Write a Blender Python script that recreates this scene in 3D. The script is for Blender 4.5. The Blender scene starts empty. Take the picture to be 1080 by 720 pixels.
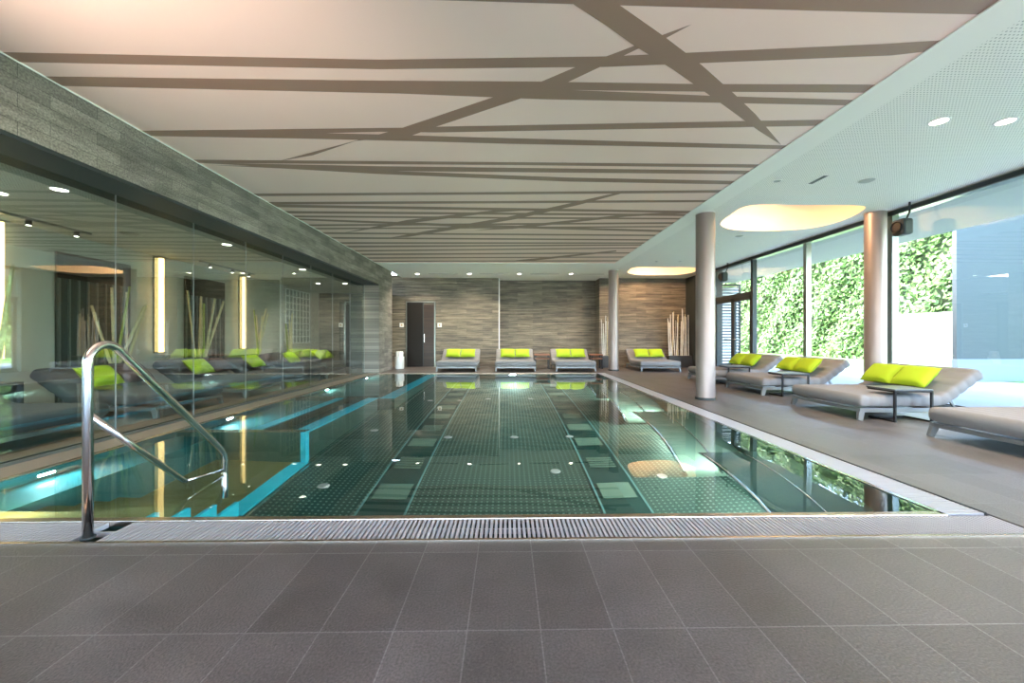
import bpy, bmesh, math, random
from mathutils import Vector, Matrix
random.seed(7)
S = bpy.context.scene
COL = S.collection
PI = math.pi
H = 3.27            # ceiling height
XB = -3.87          # face of the stone clad beam
XG = -4.30          # glass partition
XW = 6.70           # outer window plane
YF = 14.90          # end wall
TH = 0.017          # the camera's small turn to the right
def yc(x, y): return y - TH * x

# ------------------------------------------------------------------ materials
def new_mat(name):
    m = bpy.data.materials.new(name); m.use_nodes = True
    nt = m.node_tree
    return m, nt, nt.nodes['Principled BSDF']
def plain(name, col, rough=.5, metal=0., spec=.5, emit=None, es=0., noise=0., nscale=30., bump=0., coat=0.):
    m, nt, b = new_mat(name)
    b.inputs['Base Color'].default_value = (*col, 1)
    b.inputs['Roughness'].default_value = rough
    b.inputs['Metallic'].default_value = metal
    b.inputs['Specular IOR Level'].default_value = spec
    b.inputs['Coat Weight'].default_value = coat
    if emit:
        b.inputs['Emission Color'].default_value = (*emit, 1); b.inputs['Emission Strength'].default_value = es
    if noise or bump:
        tc = nt.nodes.new('ShaderNodeTexCoord'); n = nt.nodes.new('ShaderNodeTexNoise')
        n.inputs['Scale'].default_value = nscale; n.inputs['Detail'].default_value = 4
        nt.links.new(tc.outputs['Object'], n.inputs['Vector'])
        if noise:
            mx = nt.nodes.new('ShaderNodeMix'); mx.data_type = 'RGBA'
            mx.inputs['A'].default_value = (*[c * (1 - noise) for c in col], 1)
            mx.inputs['B'].default_value = (*[min(1, c * (1 + noise)) for c in col], 1)
            nt.links.new(n.outputs['Fac'], mx.inputs['Factor']); nt.links.new(mx.outputs['Result'], b.inputs['Base Color'])
        if bump:
            bp = nt.nodes.new('ShaderNodeBump'); bp.inputs['Strength'].default_value = bump; bp.inputs['Distance'].default_value = .01
            nt.links.new(n.outputs['Fac'], bp.inputs['Height']); nt.links.new(bp.outputs['Normal'], b.inputs['Normal'])
    return m
def math_node(nt, op, a=None, b=None):
    n = nt.nodes.new('ShaderNodeMath'); n.operation = op
    for i, v in enumerate((a, b)):
        if v is None: continue
        if isinstance(v, (int, float)): n.inputs[i].default_value = v
        else: nt.links.new(v, n.inputs[i])
    return n.outputs[0]
def axes(nt, plane, loc=(0, 0)):
    tc = nt.nodes.new('ShaderNodeTexCoord'); sp = nt.nodes.new('ShaderNodeSeparateXYZ'); cb = nt.nodes.new('ShaderNodeCombineXYZ')
    nt.links.new(tc.outputs['Object'], sp.inputs[0])
    for k, ax in enumerate(plane):
        nt.links.new(math_node(nt, 'ADD', sp.outputs['XYZ'.index(ax)], loc[k]), cb.inputs[k])
    return cb.outputs[0], sp
def bricks(name, plane, loc, w, h, off, c1, c2, mortar, msize, rough, bump, streak, nz=.35, fine=140., tone=None):
    m, nt, b = new_mat(name)
    v, sp = axes(nt, plane, loc)
    br = nt.nodes.new('ShaderNodeTexBrick')
    br.inputs['Scale'].default_value = 1; br.inputs['Brick Width'].default_value = w; br.inputs['Row Height'].default_value = h
    br.offset = off; br.squash = 1
    br.inputs['Mortar Size'].default_value = msize; br.inputs['Mortar Smooth'].default_value = .1; br.inputs['Bias'].default_value = 0
    br.inputs['Color1'].default_value = (*c1, 1); br.inputs['Color2'].default_value = (*c2, 1); br.inputs['Mortar'].default_value = (*mortar, 1)
    nt.links.new(v, br.inputs['Vector'])
    mp = nt.nodes.new('ShaderNodeMapping'); mp.inputs['Scale'].default_value = (streak[0], streak[1], 1)
    nt.links.new(v, mp.inputs['Vector'])
    n1 = nt.nodes.new('ShaderNodeTexNoise'); n1.inputs['Scale'].default_value = 1; n1.inputs['Detail'].default_value = 7; n1.inputs['Roughness'].default_value = .65
    nt.links.new(mp.outputs[0], n1.inputs['Vector'])
    n2 = nt.nodes.new('ShaderNodeTexNoise'); n2.inputs['Scale'].default_value = fine; n2.inputs['Detail'].default_value = 3
    nt.links.new(v, n2.inputs['Vector'])
    mr = nt.nodes.new('ShaderNodeMapRange'); mr.inputs['From Min'].default_value = .3; mr.inputs['From Max'].default_value = .7
    mr.inputs['To Min'].default_value = 1 - nz; mr.inputs['To Max'].default_value = 1 + nz
    nt.links.new(n1.outputs['Fac'], mr.inputs['Value'])
    mr2 = nt.nodes.new('ShaderNodeMapRange'); mr2.inputs['From Min'].default_value = .3; mr2.inputs['From Max'].default_value = .7
    mr2.inputs['To Min'].default_value = .62; mr2.inputs['To Max'].default_value = 1.42
    nt.links.new(n2.outputs['Fac'], mr2.inputs['Value'])
    mul = math_node(nt, 'MULTIPLY', mr.outputs[0], mr2.outputs[0])
    vm = nt.nodes.new('ShaderNodeVectorMath'); vm.operation = 'SCALE'
    nt.links.new(br.outputs['Color'], vm.inputs[0]); nt.links.new(mul, vm.inputs['Scale'])
    nt.links.new(vm.outputs[0], b.inputs['Base Color'])
    rr = nt.nodes.new('ShaderNodeMapRange'); rr.inputs['To Min'].default_value = rough - .07; rr.inputs['To Max'].default_value = rough + .1
    nt.links.new(n1.outputs['Fac'], rr.inputs['Value']); nt.links.new(rr.outputs[0], b.inputs['Roughness'])
    hs = math_node(nt, 'ADD', math_node(nt, 'MULTIPLY', n2.outputs['Fac'], .6), math_node(nt, 'MULTIPLY', br.outputs['Fac'], -1.2))
    bp = nt.nodes.new('ShaderNodeBump'); bp.inputs['Strength'].default_value = bump; bp.inputs['Distance'].default_value = .004
    nt.links.new(hs, bp.inputs['Height']); nt.links.new(bp.outputs['Normal'], b.inputs['Normal'])
    return m
def dotted(name, base, dot, pitch, rad, rough, metal, inset=None, bumpy=False, jitter=0.):
    """sheet with a square grid of small round holes or studs"""
    m, nt, b = new_mat(name)
    tc = nt.nodes.new('ShaderNodeTexCoord'); sp = nt.nodes.new('ShaderNodeSeparateXYZ'); nt.links.new(tc.outputs['Object'], sp.inputs[0])
    d = []
    for k in (0, 1):
        f = math_node(nt, 'FRACT', math_node(nt, 'MULTIPLY', sp.outputs[k], 1 / pitch))
        g = math_node(nt, 'SUBTRACT', f, .5); d.append(math_node(nt, 'MULTIPLY', g, g))
    r = math_node(nt, 'SQRT', math_node(nt, 'ADD', d[0], d[1]))
    mask = math_node(nt, 'LESS_THAN', r, rad / pitch)
    if inset:   # (x0, x1) only between these
        mask = math_node(nt, 'MULTIPLY', mask, math_node(nt, 'GREATER_THAN', sp.outputs[0], inset[0]))
        mask = math_node(nt, 'MULTIPLY', mask, math_node(nt, 'LESS_THAN', sp.outputs[0], inset[1]))
    mx = nt.nodes.new('ShaderNodeMix'); mx.data_type = 'RGBA'
    mx.inputs['A'].default_value = (*base, 1); mx.inputs['B'].default_value = (*dot, 1)
    nt.links.new(mask, mx.inputs['Factor']); nt.links.new(mx.outputs['Result'], b.inputs['Base Color'])
    b.inputs['Roughness'].default_value = rough; b.inputs['Metallic'].default_value = metal
    return m
def glass_mat(name, tint, refl=1.0, two=1.0, rough=0.):
    """clear sheet: mirror part by Schlick's law, the rest passes straight through"""
    m = bpy.data.materials.new(name); m.use_nodes = True; nt = m.node_tree; nt.nodes.clear()
    out = nt.nodes.new('ShaderNodeOutputMaterial'); mix = nt.nodes.new('ShaderNodeMixShader')
    tr = nt.nodes.new('ShaderNodeBsdfTransparent'); tr.inputs[0].default_value = (*tint, 1)
    gl = nt.nodes.new('ShaderNodeBsdfGlossy'); gl.inputs['Roughness'].default_value = rough; gl.inputs['Color'].default_value = (.95, .98, 1, 1)
    lw = nt.nodes.new('ShaderNodeLayerWeight'); lw.inputs['Blend'].default_value = .5
    p = math_node(nt, 'POWER', lw.outputs['Facing'], 5.)
    f = math_node(nt, 'ADD', math_node(nt, 'MULTIPLY', p, .95), .04 * two)
    f = math_node(nt, 'MULTIPLY', f, refl)
    nt.links.new(f, mix.inputs[0]); nt.links.new(tr.outputs[0], mix.inputs[1]); nt.links.new(gl.outputs[0], mix.inputs[2])
    nt.links.new(mix.outputs[0], out.inputs[0])
    return m

M = {}
M['tile'] = bricks('charcoal_floor_tile', 'XY', (.15 + 20 * .275, 20 * .55 - 2.062 + .55 * 3), .275, .55, 0., (.064, .056, .054), (.094, .085, .083),
                   (.15, .148, .145), .0026, .40, 1.0, (3.5, 3.5), nz=.24, fine=110)
M['tile'].node_tree.nodes['Principled BSDF'].inputs['Specular IOR Level'].default_value = .85
M['wood_floor'] = bricks('brown_rest_floor', 'YX', (30, 30), 1.2, .16, .4, (.17, .12, .09), (.13, .095, .07), (.05, .04, .03), .002, .35, .1, (1.5, 14), nz=.25)
M['plank_xz'] = bricks('grey_brown_stone_strip', 'XZ', (30, 30), .95, .118, .37, (.19, .163, .122), (.112, .098, .076), (.045, .04, .033), .002, .5, .5, (1.1, 17), nz=.75, fine=60)
M['plank_yz'] = bricks('grey_stone_strip', 'YZ', (30, 30 + .03), .62, .116, .37, (.27, .25, .22), (.15, .14, .127), (.08, .076, .07), .0022, .6, .4, (2.2, 10), nz=.4, fine=60)
M['dark_plank'] = bricks('dark_oak_panel', 'XZ', (30, 30), 2.4, .1, .3, (.03, .016, .009), (.02, .011, .007), (.012, .008, .006), .002, .45, .2, (1.2, 18), nz=.4)
M['stretch'] = plain('satin_stretch_ceiling', (.94, .71, .62), .35, coat=0.)
M['stripe'] = plain('taupe_ceiling_stripe', (.34, .215, .16), .45)
M['white_ceiling'] = plain('white_plaster_ceiling', (.90, .91, .87), .8)
M['perf'] = dotted('perforated_white_ceiling', (.91, .92, .87), (.38, .40, .38), .031, .0062, .8, 0, inset=(3.52, 6.62))
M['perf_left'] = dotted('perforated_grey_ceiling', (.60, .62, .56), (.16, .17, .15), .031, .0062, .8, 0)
M['paint'] = plain('grey_wall_paint', (.5, .48, .44), .7, noise=.06, nscale=3)
M['dark_metal'] = plain('anthracite_metal', (.028, .037, .04), .55, .1)
M['alu'] = plain('brushed_frame_metal', (.25, .27, .25), .3, .85)
M['steel'] = plain('polished_steel', (.72, .72, .72), .14, 1.)
M['edge_steel'] = plain('orange_gleam_steel_lip', (.62, .5, .40), .25, 1.)  # orange gleam of the stainless rim is put into its colour
M['grate'] = plain('white_grate_plastic', (.37, .37, .39), .35)
M['gutter'] = plain('dark_gutter', (.02, .02, .02), .6)
M['column'] = plain('pearl_taupe_lacquer', (.31, .25, .235), .42, .5)
M['fabric'] = plain('grey_outdoor_fabric', (.205, .205, .215), .85, noise=.22, nscale=260, bump=.25)
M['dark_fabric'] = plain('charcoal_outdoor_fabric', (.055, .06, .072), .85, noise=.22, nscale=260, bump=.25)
M['plum'] = plain('plum_cushion_fabric', (.07, .045, .055), .85, noise=.2, nscale=200, bump=.25)
M['lime'] = plain('lime_cushion_fabric', (.34, .49, .008), .75, noise=.1, nscale=220, bump=.25)
M['frame'] = plain('grey_lacquered_metal', (.20, .21, .22), .38, .4)
M['black'] = plain('black_metal', (.018, .018, .02), .35, .4)
M['table_top'] = plain('slate_table_top', (.10, .11, .12), .3)
M['redwood'] = plain('reddish_wood', (.26, .095, .045), .42, noise=.3, nscale=8)
M['bamboo'] = plain('pale_bamboo', (.62, .54, .33), .5, noise=.2, nscale=12)
M['bamboo_white'] = plain('white_painted_bamboo', (.66, .68, .68), .5, noise=.2, nscale=12)
M['bamboo_green'] = plain('green_bamboo', (.32, .40, .08), .5, noise=.2, nscale=12)
M['planter'] = plain('dark_planter', (.03, .03, .032), .4)
M['white'] = plain('white_enamel', (.8, .8, .78), .35)
M['towel'] = plain('white_terry', (.82, .81, .78), .9, bump=.4, nscale=150)
M['led'] = plain('lit_lens', (1, .95, .85), .4, emit=(1, .9, .72), es=9)
M['tube'] = plain('lit_warm_tube', (1, .8, .5), .4, emit=(1, .60, .22), es=2.2)
M['scoop'] = plain('cream_recess_plaster', (.86, .74, .56), .7)
M['basin'] = dotted('studded_pool_steel', (.045, .095, .085), (.22, .34, .30), .055, .011, .30, .55)
M['lounger_steel'] = plain('lounger_steel', (.10, .18, .15), .5, .3)
M['channel'] = plain('dark_green_channel_steel', (.012, .062, .06), .3, .5)
M['basin_wall'] = plain('green_grey_pool_steel', (.045, .115, .10), .28, .6)
M['basin_cyan_glow'] = plain('cyan_glow_pool_steel', (.008, .42, .60), .35, .0)  # underwater light on the steel edges is put into this cyan
M['basin_teal'] = plain('teal_pool_steel', (.015, .12, .14), .3, .3)
M['basin_warm_reflection'] = plain('warm_reflection_pool_steel', (.20, .19, .08), .35, .5)  # olive-gold reflection of warm lights put into the steel's colour
M['pool_lamp'] = plain('lit_pool_lens', (1, .9, .85), .3, emit=(1, .88, .82), es=14)
M['concrete'] = plain('pale_terrace_paving', (.24, .25, .26), .8, noise=.05, nscale=2)
M['lawn'] = plain('lawn_green', (.13, .26, .05), .9, noise=.3, nscale=5)
M['leaf'] = plain('hedge_leaf', (.065, .14, .024), .5, noise=.55, nscale=.9)
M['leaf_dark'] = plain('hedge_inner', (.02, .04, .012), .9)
M['leaf_pale'] = plain('tree_leaf', (.20, .33, .06), .5, noise=.5, nscale=.9)
M['bark'] = plain('bark', (.1, .07, .05), .9)
M['render_white'] = plain('white_render', (.85, .85, .83), .8)
M['facade'] = plain('blue_grey_facade', (.03, .043, .05), .6)
M['plinth'] = plain('pale_blue_plinth', (.12, .16, .19), .5)
M['glass'] = glass_mat('clear_glass', (.95, .975, .965))
M['part_glass'] = glass_mat('partition_glass', (.76, .84, .83), refl=1.1, two=3.5)
# water: true refraction with a faint ripple
mw, nt, b = new_mat('pool_water')
b.inputs['Base Color'].default_value = (.72, .97, .94, 1); b.inputs['Roughness'].default_value = 0.0
b.inputs['IOR'].default_value = 1.33; b.inputs['Transmission Weight'].default_value = 1
tc = nt.nodes.new('ShaderNodeTexCoord'); n = nt.nodes.new('ShaderNodeTexNoise'); n.inputs['Scale'].default_value = 1.1; n.inputs['Detail'].default_value = 1
nt.links.new(tc.outputs['Object'], n.inputs['Vector'])
bp = nt.nodes.new('ShaderNodeBump'); bp.inputs['Strength'].default_value = .06; bp.inputs['Distance'].default_value = .05
nt.links.new(n.outputs['Fac'], bp.inputs['Height']); nt.links.new(bp.outputs['Normal'], b.inputs['Normal'])
M['water'] = mw

# ------------------------------------------------------------------ mesh helpers
class MB:
    def __init__(s): s.v = []; s.f = []; s.mi = []; s.cur = 0
    def add(s, vs, fs):
        o = len(s.v); s.v += [tuple(v) for v in vs]
        for f in fs: s.f.append([o + i for i in f]); s.mi.append(s.cur)
        return s
    def box(s, x0, x1, y0, y1, z0, z1, mat=None):
        vs = [Vector((x, y, z)) for z in (z0, z1) for y in (y0, y1) for x in (x0, x1)]
        if mat is not None: vs = [mat @ v for v in vs]
        return s.add(vs, [(0, 2, 3, 1), (4, 5, 7, 6), (0, 1, 5, 4), (2, 6, 7, 3), (0, 4, 6, 2), (1, 3, 7, 5)])
    def prism(s, pts, z0, z1, caps=True):       # polygon in XY
        n = len(pts); vs = [(x, y, z0) for x, y in pts] + [(x, y, z1) for x, y in pts]
        fs = [(i, (i + 1) % n, n + (i + 1) % n, n + i) for i in range(n)]
        if caps: fs += [tuple(range(n))[::-1], tuple(range(n, 2 * n))]
        return s.add(vs, fs)
    def bar(s, a, b, w, h, up=(0, 0, 1), taper=1.):
        a, b = Vector(a), Vector(b); d = (b - a).normalized(); u = Vector(up)
        x = d.cross(u)
        if x.length < 1e-4: x = d.cross(Vector((1, 0, 0)))
        x.normalize(); y = x.cross(d).normalized(); vs = []
        for p, k in ((a, 1.), (b, taper)):
            for i, j in ((-1, -1), (1, -1), (1, 1), (-1, 1)): vs.append(p + x * i * w / 2 * k + y * j * h / 2 * k)
        return s.add(vs, [(3, 2, 1, 0), (4, 5, 6, 7)] + [(i, (i + 1) % 4, 4 + (i + 1) % 4, 4 + i) for i in range(4)])
    def tube(s, pts, r, n=12, cap=True):
        pts = [Vector(p) for p in pts]; rs = r if isinstance(r, (list, tuple)) else [r] * len(pts)
        rings = []; ref = None
        for i, p in enumerate(pts):
            d = ((pts[min(i + 1, len(pts) - 1)] - p).normalized() + (p - pts[max(i - 1, 0)]).normalized()).normalized()
            if ref is None: ref = Vector((0, 1, 0)) if abs(d.y) < .9 else Vector((1, 0, 0))
            x = (ref - d * ref.dot(d)).normalized(); y = d.cross(x); ref = x
            rings.append([p + (x * math.cos(2 * PI * k / n) + y * math.sin(2 * PI * k / n)) * rs[i] for k in range(n)])
        fs = []
        for i in range(len(pts) - 1):
            for k in range(n): fs.append((i * n + k, i * n + (k + 1) % n, (i + 1) * n + (k + 1) % n, (i + 1) * n + k))
        if cap: fs += [tuple(range(n))[::-1], tuple((len(pts) - 1) * n + k for k in range(n))]
        return s.add([v for rg in rings for v in rg], fs)
    def lathe(s, prof, c, n=32):                # prof: (r, z) list
        vs = [(c[0] + r * math.cos(2 * PI * k / n), c[1] + r * math.sin(2 * PI * k / n), c[2] + z) for r, z in prof for k in range(n)]
        fs = []
        for i in range(len(prof) - 1):
            for k in range(n): fs.append((i * n + k, i * n + (k + 1) % n, (i + 1) * n + (k + 1) % n, (i + 1) * n + k))
        return s.add(vs, fs)
    def build(s, name, mats, parent=None, smooth=False, bevel=0., loc=None, rz=0.):
        me = bpy.data.meshes.new(name); me.from_pydata(s.v, [], s.f); me.update()
        mats = mats if isinstance(mats, (list, tuple)) else [mats]
        for m in mats: me.materials.append(m)
        for p, i in zip(me.polygons, s.mi): p.material_index = i
        bm = bmesh.new(); bm.from_mesh(me); bmesh.ops.recalc_face_normals(bm, faces=bm.faces); bm.to_mesh(me); bm.free()
        if smooth:
            for p in me.polygons: p.use_smooth = True
        o = bpy.data.objects.new(name, me); COL.objects.link(o)
        if parent: o.parent = parent
        if loc: o.location = loc
        if rz: o.rotation_euler.z = rz
        if bevel:
            bv = o.modifiers.new('soft_edges', 'BEVEL'); bv.width = bevel; bv.segments = 2; bv.limit_method = 'ANGLE'; bv.angle_limit = .6
        if smooth == 'edge':
            me.set_sharp_from_angle(angle=.7)
        return o
def empty(name, loc, rz=0.):
    o = bpy.data.objects.new(name, None); COL.objects.link(o); o.location = loc; o.rotation_euler.z = rz; o.empty_display_size = .2
    return o
def tag(o, label, cat, group=None, kind=None):
    if label: o['label'] = label
    if cat: o['category'] = cat
    if group: o['group'] = group
    if kind: o['kind'] = kind
    return o
def struct(o): o['kind'] = 'structure'; return o
def copy_tree(o, parent=None):
    c = o.copy(); COL.objects.link(c); c.parent = parent
    for ch in [x for x in bpy.data.objects if x.parent == o]: copy_tree(ch, c)
    return c
def smooth_loop(pts, k=6):
    out = []; n = len(pts)
    for i in range(n):
        p0, p1, p2, p3 = [Vector(pts[(i + j) % n]) for j in (-1, 0, 1, 2)]
        for t in [q / k for q in range(k)]:
            out.append(tuple(.5 * ((2 * p1) + (-p0 + p2) * t + (2 * p0 - 5 * p1 + 4 * p2 - p3) * t * t + (-p0 + 3 * p1 - 3 * p2 + p3) * t ** 3)))
    return out

# ------------------------------------------------------------------ setting: floors
PX0, PX1, PY0, PY1 = -3.85, 2.68, 2.487, 12.0     # the water
GF, GR, GB = .30, .31, .22                        # gutter widths: front, right, end
RY = -5.0                                         # rear of the hall
m = MB()
m.box(XG - .02, XW + .1, RY, PY0 - GF, -.2, 0)
m.box(PX1 + GR, XW + .1, PY0 - GF, YF + .9, -.2, 0)
m.box(XG - .02, PX1 + GR, PY1 + GB, YF + .9, -.2, 0)
struct(m.build('floor', M['tile']))
struct(MB().box(-7.2, XG - .02, RY, YF + .9, -.2, 0).build('floor_rest_area', M['wood_floor']))
m = MB(); m.box(XG - .02, PX0 - .06, PY0 - GF, PY1 + GB, -.2, 0)
struct(m.build('trim_1', plain('beige_stone_ledge', (.23, .185, .14), .4, noise=.15, nscale=4)))
# the partition's floor track
struct(MB().box(XG - .05, XG - .025, RY, 12.2, 0, .025).box(XG + .025, XG + .05, RY, 12.2, 0, .025).build('trim_2', M['alu']))

# ------------------------------------------------------------------ walls
A = (XG - .3)
struct(MB().box(XB - .03, -.31, YF, YF + .9, 0, H + .1).build('wall_end', M['plank_xz']))
struct(MB().box(-.31, 3.42, YF + .62, YF + .9, 0, H + .1).build('wall_end_recessed', M['plank_xz']))
struct(MB().box(3.42, XW + .25, YF - .02, YF + .9, 0, H + .1).build('wall_end_right', M['plank_xz']))
struct(MB().box(-.315, -.28, YF - .012, YF + .02, 0, H).build('trim_3', M['white']))
struct(MB().box(-7.2, XB - .03, YF, YF + .9, 0, H + .1).build('wall_end_rest_area', M['plank_xz']))
# beam + pier clad in stone strips, one body
m = MB(); m.box(-4.5, XB, RY, 13.6, 2.69, H + .1); m.box(-4.36, XB, 12.22, 13.6, 0, 2.69)
struct(m.build('wall_beam', M['plank_yz']))
struct(MB().box(-4.52, XB - .005, RY, 12.22, 2.655, 2.69).build('trim_4', M['dark_metal']))
m = MB(); m.box(-7.2, -6.9, RY, YF, 0, H)
struct(m.build('wall_left', M['paint']))
struct(MB().box(-7.2, XW + .3, RY - .2, RY, 0, .1).box(-7.2, XW + .3, RY - .2, RY, 3.15, H + .2).box(-7.2, -6, RY - .2, RY, .1, 3.15).box(-.1, .1, RY - .2, RY, .1, 3.15).box(6.4, XW + .3, RY - .2, RY, .1, 3.15).build('wall_rear', M['paint']))  # unseen rear wall, its wide openings made to let in fill daylight
# roof deck above everything
struct(MB().box(-7.4, XW + .6, RY - .4, YF + 1.2, H + .5, H + .7).build('roof', M['paint']))
struct(MB().box(XW + .3, XW + .6, RY - .4, YF + 1.2, H - .02, H + .5).build('roof_fascia', plain('fascia_grey', (.3, .31, .31), .8)))

struct(MB().box(XW + .62, 9.15, RY - .4, YF + 1.2, 3.27, 3.42).build('canopy', plain('canopy_soffit', (.36, .37, .37), .8)))
# ------------------------------------------------------------------ ceilings
scoop_pts = [(4.02, 6.6), (4.9, 6.56), (5.85, 6.58), (6.12, 6.85), (6.25, 7.35), (6.2, 7.75), (6.0, 8.0), (5.6, 8.14), (5.1, 8.18), (4.55, 8.08), (4.12, 7.72), (3.98, 7.15)]
scoops = [smooth_loop([(x, y + dy) for x, y in scoop_pts], 4) for dy in (-5.95, 0, 5.95)]  # the nearest recess is out of view, added for its light
def ceiling_with_holes(name, x0, x1, y0, y1, z, t, holes, mat):
    bm = bmesh.new()
    def loop(pts):
        vs = [bm.verts.new((x, y, z)) for x, y in pts]
        return [bm.edges.new((vs[i], vs[(i + 1) % len(vs)])) for i in range(len(vs))]
    ed = loop([(x0, y0), (x1, y0), (x1, y1), (x0, y1)])
    for h_ in holes: ed += loop(h_)
    bmesh.ops.triangle_fill(bm, edges=ed, use_beauty=True)
    for f in bm.faces:
        if f.normal.z > 0: f.normal_flip()
    geom = bmesh.ops.extrude_face_region(bm, geom=list(bm.faces))
    for v in [g for g in geom['geom'] if isinstance(g, bmesh.types.BMVert)]: v.co.z += t
    bmesh.ops.recalc_face_normals(bm, faces=bm.faces)
    me = bpy.data.meshes.new(name); bm.to_mesh(me); bm.free(); me.materials.append(mat)
    o = bpy.data.objects.new(name, me); COL.objects.link(o); return struct(o)
CX, CY = 3.19, 11.9
ceiling_with_holes('ceiling_perforated', CX, XW + .3, RY, YF + .9, H, .05, scoops, M['perf'])
struct(MB().box(XB, CX, CY, YF + .9, H, H + .05).build('ceiling_end', M['white_ceiling']))
struct(MB().box(-7.2, -4.5, RY, YF, 2.69, 2.74).build('ceiling_rest_area', M['perf_left']))
# the printed stretch ceiling, its taupe bands following the printed design
def clip(poly, x0, x1, y0, y1):
    for ax, lim, sg in ((0, x0, 1), (0, x1, -1), (1, y0, 1), (1, y1, -1)):
        out = []
        for i in range(len(poly)):
            a, b_ = poly[i - 1], poly[i]; da, db = (a[ax] - lim) * sg, (b_[ax] - lim) * sg
            if (da >= 0) != (db >= 0):
                t = da / (da - db); out.append((a[0] + (b_[0] - a[0]) * t, a[1] + (b_[1] - a[1]) * t))
            if db >= 0: out.append(b_)
        poly = out
        if not poly: break
    return poly
def plan(px, py):     # design traced from the photo, flattened onto the ceiling plane
    d = 425 * (H - 1.1) / (355 - py); x = (px - 535) / 425 * d
    return (x, d - TH * (x - TH * d))
bands = [
 [(300,-24),(700,-18),(1100,-6),(1036,16),(940,14),(605,5),(435,0),(300,-6)],
 [(-60,53),(0,55.5),(400,63.5),(640,60),(940,46.5),(1040,40),(1030,49),(940,59),(640,71),(400,73.5),(20,66),(-60,63)],
 [(0,79),(45,81),(400,85.5),(570,86.5),(570,105),(420,99),(60,91),(0,88)],
 [(569,86.5),(732,89),(960,90),(950,98.5),(735,97),(569,95)],
 [(569,94),(752,101.5),(925,106.5),(915,112),(768,109),(569,105)],
 [(120,138.6),(430,135),(460,134),(900,126),(890,132.5),(805,134),(460,140),(400,139.3),(340,140.8),(130,142)],
 [(120,140),(340,140.6),(435,143),(480,144.5),(860,154.5),(850,158),(540,152),(430,149),(310,146.3),(140,143.5)],
 [(295,170),(400,142),(425,135),(520,103),(570,87),(610,70),(645,58),(700,37),(730,26),(700,42),(675,51),(632,71.5),(597,88),(550,104),(457,135),(435,143),(375,149),(330,164)],
 [(590,-6),(600,0),(606,6),(640,28),(668,48),(710,74),(760,109),(800,138),(824,153),(797,121),(775,100),(740,69),(702,40),(652,5),(640,-6)],
 [(180,168.5),(540,171.3),(830,174),(820,177.3),(540,174.3),(190,172)],
 [(200,171.5),(400,175.5),(810,180.5),(800,184),(400,180.5),(300,177)],
 [(225,174.5),(300,175.5),(400,180),(600,187.5),(800,191.5),(790,195),(600,191.7),(480,187),(400,183.7),(300,178)],
 [(240,204.5),(540,202.6),(790,200.3),(785,203.2),(540,205.2),(250,207.2)],
 [(255,213.3),(775,211),(770,213.2),(270,216)],
 [(268,215.5),(540,219.5),(755,223),(750,225),(540,222.3),(285,218.5)],
 [(280,222.5),(740,226),(735,228),(285,225)],
 [(290,227.3),(540,229),(730,230),(725,231.6),(540,230.8),(295,229.2)],
 [(300,230),(470,236),(710,243),(705,245),(470,238.7),(305,231.8)],
 [(315,236.8),(720,234.4),(715,236.2),(320,238.6)],
 [(325,240.5),(705,238.4),(700,239.8),(330,242)],
 [(330,245),(705,247.7),(700,249.2),(335,246.8)],
 [(340,250),(700,252.5),(695,253.8),(345,251.8)],
 [(350,255.5),(695,255.7),(690,257),(355,257.2)],
 [(360,259.3),(685,257.6),(680,259),(365,261)],
 [(365,264),(675,261),(670,262.2),(370,265.4)],
 [(372,267.6),(668,266.2),(664,267.4),(376,269.2)],
 [(380,271.5),(660,270.6),(656,271.6),(384,272.8)],
 [(390,275),(655,274.6),(650,275.6),(393,276)],
 [(540,275),(650,264),(650,265.4),(560,275.2)],
 [(412,250.6),(470,240),(530,230),(600,214.8),(650,203.5),(658,203.5),(610,216.3),(545,231),(480,242),(430,250)],
 [(500,243),(660,226.3),(735,222.5),(732,224.6),(660,228.7),(540,241.5)],
 [(360,246),(430,232),(520,222),(600,219),(520,224.4),(440,234.5)],
]
m = MB(); m.box(XB, CX, RY, CY, H + .006, H + .05); m.cur = 1
def add_band(poly):
    poly = clip(poly, XB + .012, CX - .012, RY, CY - .02)
    if len(poly) > 2:
        n_ = len(poly); a = sum(poly[i][0] * poly[(i + 1) % n_][1] - poly[(i + 1) % n_][0] * poly[i][1] for i in range(n_))
        if a > 0: poly = poly[::-1]
        zz = H + .0045 - .00002 * len(m.f)
        m.add([(x, y, zz) for x, y in poly], [tuple(range(n_))])
for bnd in bands: add_band([plan(*p) for p in bnd])
for y0, y1, w0, w1 in ((2.35, 2.2, .1, .16), (1.9, 2.05, .14, .08), (1.3, .9, .1, .2), (.2, .5, .2, .12), (-.6, -.9, .16, .22), (-1.6, -1.2, .1, .18), (-2.7, -3.1, .2, .12), (-3.9, -3.6, .12, .2)):
    if y0 < 2.3: add_band([(XB, y0 - .9), (CX, y1 - .9), (CX, y1 - .9 + w1), (XB, y0 - .9 + w0)])
me_st = m.build('ceiling_stretched', [M['stretch'], M['stripe']]); struct(me_st)
m = MB(); m.box(CX - .012, CX, RY, CY, H - .006, H + .05); m.box(XB, CX, CY - .012, CY, H - .006, H + .05); m.box(XB, XB + .012, RY, CY, H - .004, H + .05)
struct(m.build('trim_5', M['white_ceiling']))

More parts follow.
